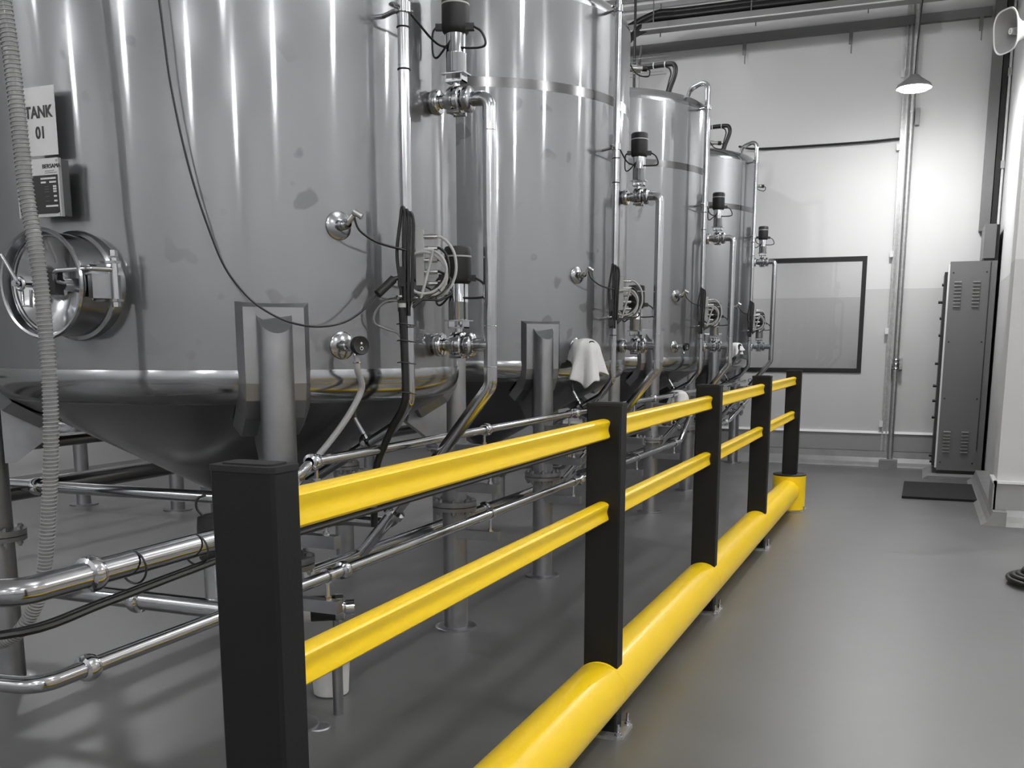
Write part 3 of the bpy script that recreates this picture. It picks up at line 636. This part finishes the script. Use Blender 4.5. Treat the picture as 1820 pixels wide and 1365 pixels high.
# brackets welded on the front legs that carry the header pipes
for k in range(4):
    for sgn in (-1, 1):
        lx, ly = TX+RL*math.cos(math.radians(45)), TYS[k]+sgn*RL*math.sin(math.radians(45))
        for (zt, pz, px, pr, nm) in ((.93,1.0,HXp,.018,'top'),(.745,.832,-.87,.033,'middle'),(.515,.60,-.87,.0215,'bottom')):
            if nm == 'bottom' and ly > 7.0: continue
            if nm == 'middle' and ly > 5.9: continue
            t = thing('pipe_bracket', '%s pipe bracket bar on the %s front leg of the %s tank' % (nm, 'near' if sgn < 0 else 'far', ORD[k]), 'bracket', (lx,ly,zt-.04), 'brackets on the tank legs')
            og = t.location
            MB().box((lx+.04,ly-.07,zt-.045),(px+.045,ly-.03,zt)).build('bar', 'satin', t, og)
            MB().cyl((px,ly-.05,zt),(px,ly-.05,pz-pr),.007, n=10).cyl((px,ly-.05,zt),(px,ly-.05,zt+.012),.012, n=6).build('stud', 'chrome', t, og)
            MB().lathe([(pr+.001,-.012),(pr+.006,-.012),(pr+.006,.012),(pr+.001,.012)], (px,ly-.05,pz), Y, 20).build('pipe_clip', 'chrome', t, og)
# rack with two posts beyond the tanks
t = thing('pipe_rack', 'low pipe rack on two round posts far behind the nearest tank', 'rack', (-5.3,5.28,0)); og = t.location
for x, y in ((-5.83,5.24),(-4.86,5.32)):
    p = MB().cyl((x,y,.012),(x,y,1.0),.06, n=20).build('post', 'satin', t, og); MB().cyl((x,y,0),(x,y,.014),.12, n=24).build('foot_plate', 'pad', p, og)
MB().box((-5.95,5.22,1.0),(-4.74,5.34,1.06)).build('beam', 'satin', t, og)
for i, x in enumerate((-5.7,-5.35,-5.0)): header('rack_pipe', '%s of three pipes lying on the far low rack' % ('left','middle','right')[i], [(x,1.5,1.10),(x,10.8,1.10)], .04, [], 'cone')
for y in (8.5,):
    t = thing('pipe_rack', 'second low pipe rack farther back behind the tanks', 'rack', (-5.3,y,0)); og = t.location
    for x in (-5.83,-4.86):
        p = MB().cyl((x,y,.012),(x,y,1.0),.06, n=20).build('post', 'satin', t, og); MB().cyl((x,y,0),(x,y,.014),.12, n=24).build('foot_plate', 'pad', p, og)
    MB().box((-5.95,y-.06,1.0),(-4.74,y+.06,1.06)).build('beam', 'satin', t, og)

# floor-level valve actuator, bucket, drain cover
t = thing('floor_actuator', 'black-topped actuator with a small white sticker beside the thick pipe at left', 'valve', (-1.03,1.14,.62)); og = t.location; b = V(-1.03,1.14,.60)
MB().cyl(b, b+Z*.13, .040, n=24).build('actuator_cylinder', 'pipe', t, og)
MB().lathe([(.041,.12),(.05,.13),(.053,.145),(.053,.225),(.050,.26),(.03,.268),(0,.27)], b, Z, 28).build('actuator_head', 'head', t, og)
MB().lathe([(.0535,.205),(.0545,.206),(.0545,.211),(.0535,.212)], b, Z, 28).build('indicator_ring', 'white', t, og)
d = (CAM-b); d.z = 0; d.normalize(); s_ = V(-d.y, d.x, 0)
MB().obox(b+d*.0525-s_*.012+Z*.175, s_, Z, d, (.014,.012,.003)).build('sticker', 'paper', t, og)
MB().tube(curve([b+s_*-.03+Z*.26, b+s_*-.05+Z*.29, b+s_*-.045+Z*.32, b+s_*-.02+Z*.33]), .004, 8).build('air_line', 'rubber', t, og)
MB().cyl(V(b.x,b.y,.52), b, .02, n=14).build('valve_stem', 'chrome', t, og)
t = thing('pump_motor', 'black pump motor with a white plastic wrap low behind the first post', 'pump', (-1.02,1.72,.36)); og = t.location
MB().cyl((-1.20,1.60,.42),(-.985,1.74,.42),.048, n=24).build('motor_body', 'black', t, og); MB().lathe([(.0,0),(.052,0),(.052,.03),(.03,.04),(.03,.07)], (-.985,1.74,.42), V(.215,.14,0), 24).build('end_flange', 'chrome', t, og)
MB().cyl((-1.15,1.633,.42),(-1.06,1.69,.42),.0495, n=24).build('plastic_wrap', 'white', t, og); MB().cyl((-.985,1.74,.20),(-.985,1.74,.40),.012, n=10).build('support_rod', 'satin', t, og); MB().cyl((-.985,1.74,0),(-.985,1.74,.20),.02, n=12).build('support_foot', 'satin', t, og)
t = thing('bucket', 'small white plastic bucket on the floor beneath the lower rail', 'bucket', (-1.14,1.93,0)); og = t.location
MB().lathe([(0,.002),(.066,.002),(.07,.006),(.082,.20),(.088,.20),(.088,.212),(.079,.212),(.066,.01),(0,.01)], og, Z, 36).build('pail', 'bucket', t, og)
MB().torus(og+Z*.19, Z, .0855, .004, 36, 6).build('rim_bead', 'bucket', t, og)
t = thing('drain_cover', 'small round steel floor drain cover right of the first black post', 'drain', (-.985,1.60,0)); og = t.location
MB().lathe([(0,.002),(.035,.002),(.038,.005),(.045,.005),(.048,0)], og, Z, 32).build('cover', 'pad', t, og)

# ------------------------------------------------------------------ cloths
def cloth_shape(c, ax, w, h, folds, seed, flare=1.25):
    rnd = random.Random(seed); ph = [rnd.uniform(0, 6.28) for _ in range(4)]
    x = Vector(ax).normalized(); y = Z.cross(x); m = MB(); nu, nv_ = 56, 22; vs = []
    for j in range(nv_+1):
        v = j/nv_
        for i in range(nu):
            a = 2*math.pi*i/nu
            drop = h*(.82+.22*math.sin(a*1.0+ph[0])+.16*math.sin(2*a+ph[1])+.05*math.sin(7*a))
            if v < .3: t = v/.3; r = math.sin(t*math.pi/2); z = -(1-math.cos(t*math.pi/2))*.28
            else: t = (v-.3)/.7; r = 1+(flare-1)*t; z = -.28-t*.72
            fd = 1+(.30*math.sin(folds*a+ph[2])+.16*math.sin((folds+3)*a+ph[3]+2*v))*max(0, v-.12)
            vs.append(Vector(c)+x*(math.cos(a)*w*.42*r*fd)+y*(math.sin(a)*w*.5*r*fd)+Z*(z*drop))
    fs = [(j*nu+i, j*nu+(i+1) % nu, (j+1)*nu+(i+1) % nu, (j+1)*nu+i) for j in range(nv_) for i in range(nu)]
    m.add(vs, fs, True); return m
def cloth(label, c, ax, w, h, folds, seed, flare=1.25):
    o = cloth_shape(c, ax, w, h, folds, seed, flare).build('cloth', 'cloth', None, c); o.location = c
    md = o.modifiers.new('thickness', 'SOLIDIFY'); md.thickness = .003
    tag(o, label, 'cloth', 'white wiping cloths'); return o
cloth('white cloth draped over the dial valve of the second tank', at(1)+s0+pa*.088+Z*.045, pa, .175, .25, 5, 3)
cloth('white cloth draped over the dial valve of the farthest tank', at(3)+s0+pa*.075+Z*.045, pa, .15, .16, 6, 5)
cloth('crumpled white rag lying over the upper header pipe', V(HXp,6.95,1.03), Y, .15, .19, 4, 11, 1.25)

# ------------------------------------------------------------------ back wall fittings
t = thing('wall_strut', 'tall grey steel channel fixed up the back wall', 'channel', (.635,YW-.03,.1)); og = t.location
s = MB(); s.prism([(-.032,0),(-.032,-.04),(-.012,-.04),(-.012,-.034),(-.026,-.034),(-.026,-.006),(.026,-.006),(.026,-.034),(.012,-.034),(.012,-.04),(.032,-.04),(.032,0)], (.635,YW-.002,0), X, Y, Z, .10, ZC); s.build('channel', 'galv', t, og)
for z in (4.40,3.62,2.45,1.58,.50): MB().box((.575,YW-.07,z-.035),(.612,YW-.03,z+.035)).build('cable_clip', 'white', t, og)
t = thing('wall_pipe', 'round grey pipe running up the back wall beside the channel', 'pipe', (.715,YW-.06,.08)); og = t.location
MB().cyl((.715,YW-.06,.08),(.715,YW-.06,ZC),.032, n=24).build('pipe', 'galv', t, og)
c_ = MB()
for dz in (-.05,0,.05): c_.torus((.715,YW-.06,1.20+dz), Z, .036, .010, 24, 6)
c_.build('coupling', 'chrome', t, og); MB().box((.755,YW-.10,1.14),(.785,YW,1.27)).build('pipe_bracket', 'galv', t, og)
for z in (3.93,): MB().box((.755,YW-.09,z-.09),(.80,YW-.01,z+.09)).build('pipe_bracket', 'tray', t, og)
struct(MB().box((.60,YW-.26,0),(.80,YW-.0,.09)).build('trim_6', 'kerb'))
lc = V(.756,9.5,3.885)
t = thing('pendant_lamp', 'glaring pendant lamp hanging before the vertical pipe on the back wall', 'lamp', lc)
MB().lathe([(.150,.0),(.165,-.004),(.168,.006),(.155,.03),(.07,.09),(.04,.12),(0,.12)], lc, Z, 36).build('reflector', 'lamp', t, lc)
MB().lathe([(.150,.0),(.13,-.018),(.06,-.032),(0,-.035)], lc, Z, 36).build('lens', 'walllens', t, lc)
MB().tube(curve([lc+Z*.12, lc+V(.01,0,.5), lc+V(.06,0,ZC-3.885)]), .006, 8).build('cord', 'rubber', t, lc)
t = thing('power_cable', 'black cable spanning from the farthest tank to the wall channel', 'cable', (-.2,YW-.05,3.70)); og = t.location
MB().tube(curve([(-1.15,YW-.30,3.70),(-.99,YW-.06,3.706),(-.4,YW-.05,3.70),(.2,YW-.05,3.70),(.60,YW-.05,3.712)]), .013, 10).build('cable_jacket', 'rubber', t, og)
t = thing('wall_rail', 'long grey rail fixed high along the back wall', 'rail', (-.8,YW-.06,4.95)); og = t.location
MB().box((-4.5,YW-.08,4.905),(1.46,YW-.01,4.998)).build('rail_bar', 'tray', t, og)
for x in (-1.17,.02,1.36): MB().box((x-.02,YW-.10,4.76),(x+.02,YW-.08,4.92)).cyl((x+.01,YW-.09,4.66),(x+.01,YW-.09,4.80),.006, n=8).build('hook', 'tray', t, og)
YT = 9.8
t = thing('cable_tray', 'overhead cable tray hung on rods below the ceiling', 'tray', (-1.0,YT,4.8)); og = t.location
MB().box((-5,YT-.012,4.80),(1.1,YT,4.862)).build('side_rail', 'tray', t, og); MB().box((-5,YT+.30,4.86),(1.1,YT+.312,4.94)).build('side_rail', 'black', t, og)
MB().box((-5,YT,4.835),(1.1,YT+.30,4.84)).build('tray_floor', 'tray', t, og); MB().box((-5,YT-.02,4.792),(1.1,YT+.005,4.800)).build('rail_lip', 'white', t, og)
for x in (-3.4,-1.95,-.9,.25): 
    for y in (YT-.006,YT+.306): MB().cyl((x,y,4.80),(x,y,ZC),.006, n=8).build('hanger_rod', 'tray', t, og)
for i, (y, z, r) in enumerate(((YT+.045,4.915,.036),(YT+.125,4.90,.038),(YT+.21,4.905,.036),(YT+.085,4.975,.034))):
    o_ = MB().tube(curve([(-2.35-.1*i,y-.3,4.45),(-2.2-.1*i,y-.1,4.70),(-2.0,y,z-.01),(-1.6,y,z),(0,y,z),(1.05,y,z)]), r, 10).build('tray_cable', 'rubber', None, (0,y,z)); o_.location = (0,y,z)
    tag(o_, '%s black power cable lying in the overhead tray' % ('frontmost','second','rearmost','topmost')[i], 'cable', 'cables in the overhead tray')
t = thing('overhead_conduit', 'dark vertical conduit hanging from the ceiling above the second tank', 'conduit', (-1.9,8.9,4.3)); og = t.location
MB().cyl((-1.9,8.9,3.9),(-1.9,8.9,ZC),.013, n=10).build('tube', 'black', t, og); MB().cyl((-1.9,8.9,5.1),(-1.9,8.9,5.12),.055, n=16).build('ceiling_flange', 'black', t, og)
# trunking in the right-hand corner
t = thing('cable_trunking', 'grey cable trunking in the corner coming down to the cabinet', 'trunking', (1.55,10.95,2.66)); og = t.location
MB().box((1.49,10.93,2.66),(1.595,YW-.005,ZC-.02)).build('cover', 'tray', t, og); MB().box((1.605,10.95,2.66),(1.655,YW-.005,ZC-.02)).build('side_channel', 'cabdark', t, og)
MB().cyl((1.678,10.96,2.4),(1.678,10.96,ZC-.02),.014, n=12).build('white_conduit', 'white', t, og)
for z in (4.3,3.35): MB().box((1.655,10.93,z-.04),(1.695,10.96,z+.04)).build('clip', 'galv', t, og)
# control cabinet
t = thing('control_cabinet', 'tall grey electrical cabinet in the right-hand corner with louvred side', 'cabinet', (1.43,10.6,.05)); og = t.location
cb = MB().box((1.214,10.24,.075),(1.665,10.95,2.285)).build('body', 'cab', t, og)
MB().box((1.225,10.26,.03),(1.655,10.94,.075)).build('plinth', 'cabdark', t, og)
MB().box((1.196,10.25,.10),(1.214,10.94,2.26)).build('door_seal', 'white', t, og)
dr_ = MB().box((1.165,10.255,.12),(1.196,10.93,2.18)).build('door', 'cabdark', t, og)
for i, (z, w_) in enumerate(((2.05,.02),(1.87,.045),(1.70,.02),(1.52,.02),(1.22,.035),(.98,.04),(.82,.035),(.64,.03),(.22,.03),(.16,.02))):
    MB().cyl((1.165,10.32+.02*(i % 3),z),(1.165-w_,10.32+.02*(i % 3),z),.016, n=10).build('knob', 'black', dr_, og)
for (x, z0, n) in ((1.30,2.08,8),(1.48,2.08,8),(1.30,.50,7),(1.48,.50,7)):
    lv = MB()
    for k in range(n):
        z = z0-k*.036; lv.prism([(10.24,z),(10.228,z-.010),(10.228,z-.014),(10.24,z-.014)], (0,0,0), Y, Z, X, x-.035, x+.035)
    lv.build('louvre_bank', 'cab', t, og)
for x in (1.25,1.57):
    for z in (2.17,1.45,.85,.16): MB().cyl((x,10.236,z),(x,10.24,z),.009, n=10).build('screw', 'cabdark', t, og)
MB().box((1.60,10.234,.30),(1.606,10.24,2.28)).build('panel_joint', 'cabdark', t, og)
t = thing('cable_entry_box', 'grey cable entry box standing on the control cabinet', 'box', (1.58,10.3,2.29)); og = t.location
MB().box((1.52,10.24,2.31),(1.632,10.93,2.655)).build('body', 'cab', t, og); MB().box((1.53,10.26,2.285),(1.625,10.92,2.31)).build('neck', 'cabdark', t, og); MB().box((1.632,10.26,2.29),(1.665,10.92,2.65)).build('gland_plate', 'cabdark', t, og)
struct(MB().prism([(1.08,0),(1.13,.035),(1.60,.035),(1.60,0)], (0,0,0), X, Z, Y, 10.0, 10.93).build('trim_7', 'kerb'))
o_ = MB().prism(rrect(.33,.565,.01), (0,0,0), X, Y, Z, 0, .022).build('rubber_mat', 'mat'); o_.location = (1.235,8.98,0)
tag(o_, 'black rubber mat on the floor in front of the control cabinet', 'mat')
# horn loudspeaker
hx_ = V(-.80,-.58,-.10).normalized(); hc_ = V(1.425,7.155,3.685)
t = thing('horn_loudspeaker', 'off-white horn loudspeaker on the pier at the upper right corner', 'loudspeaker', hc_-hx_*.2)
og = t.location; hy = Z.cross(hx_).normalized(); hz = hx_.cross(hy)
def horn(prof, n=48):
    vs = []; m = MB()
    for (a, b, d) in prof:
        for i in range(n):
            th = 2*math.pi*i/n; e = 2/3.0; cx_ = math.copysign(abs(math.cos(th))**e, math.cos(th)); sy_ = math.copysign(abs(math.sin(th))**e, math.sin(th))
            vs.append(hc_+hx_*d+hy*a*cx_+hz*b*sy_)
    m.add(vs, [(j*n+i, j*n+(i+1) % n, (j+1)*n+(i+1) % n, (j+1)*n+i) for j in range(len(prof)-1) for i in range(n)], True); return m
horn([(.030,.030,-.24),(.050,.05,-.235),(.055,.055,-.16),(.062,.068,-.10),(.085,.10,-.05),(.125,.150,-.005),(.130,.156,.004),(.128,.154,.010),(.118,.144,.006)]).build('bell', 'horn', t, og)
horn([(.118,.144,.006),(.08,.095,-.045),(.055,.06,-.09),(.03,.03,-.13)]).build('throat', 'hornin', t, og)
MB().cyl(hc_-hx_*.11, hc_-hx_*.035, .028, .022, n=20).build('inner_cone', 'horn', t, og)
for s_ in (-1, 1): MB().cyl(hc_-hx_*.032+hz*s_*.007, hc_-hx_*.033+hz*s_*.007, .004, n=8).build('throat_hole', 'black', t, og)
MB().tube(fillet([hc_-hx_*.15+hz*.062, hc_-hx_*.24+hz*.07, V(1.60,7.285,3.76)], .02), .006, 8).tube(fillet([hc_-hx_*.15-hz*.062, hc_-hx_*.24-hz*.07, V(1.60,7.285,3.60)], .02), .006, 8).box((1.622,7.27,3.55),(1.70,7.29,3.82)).build('mounting_yoke', 'horn', t, og)
# hose coil on the floor at the right edge
t = thing('hose_coil', 'black hose coiled on the floor at the right edge', 'hose', (1.83,5.08,0)); og = t.location
MB().tube([og+V(math.cos(a)*(.275-.0045*a), math.sin(a)*(.275-.0045*a), .018+.006*math.sin(a*.7)+.0028*a) for a in [i*.16 for i in range(150)]], .016, 10).build('coil', 'rubber', t, og)
MB().tube(curve([og+V(-.10,-.1,.06), og+V(0,-.02,.09), og+V(.14,.02,.08), og+V(.27,-.1,.05), og+V(.5,-.2,.02)]), .016, 10).build('loose_end', 'rubber', t, og)
MB().cyl(og+V(-.14,-.13,.05), og+V(-.09,-.09,.065), .02, n=12).build('coupling', 'chrome', t, og)
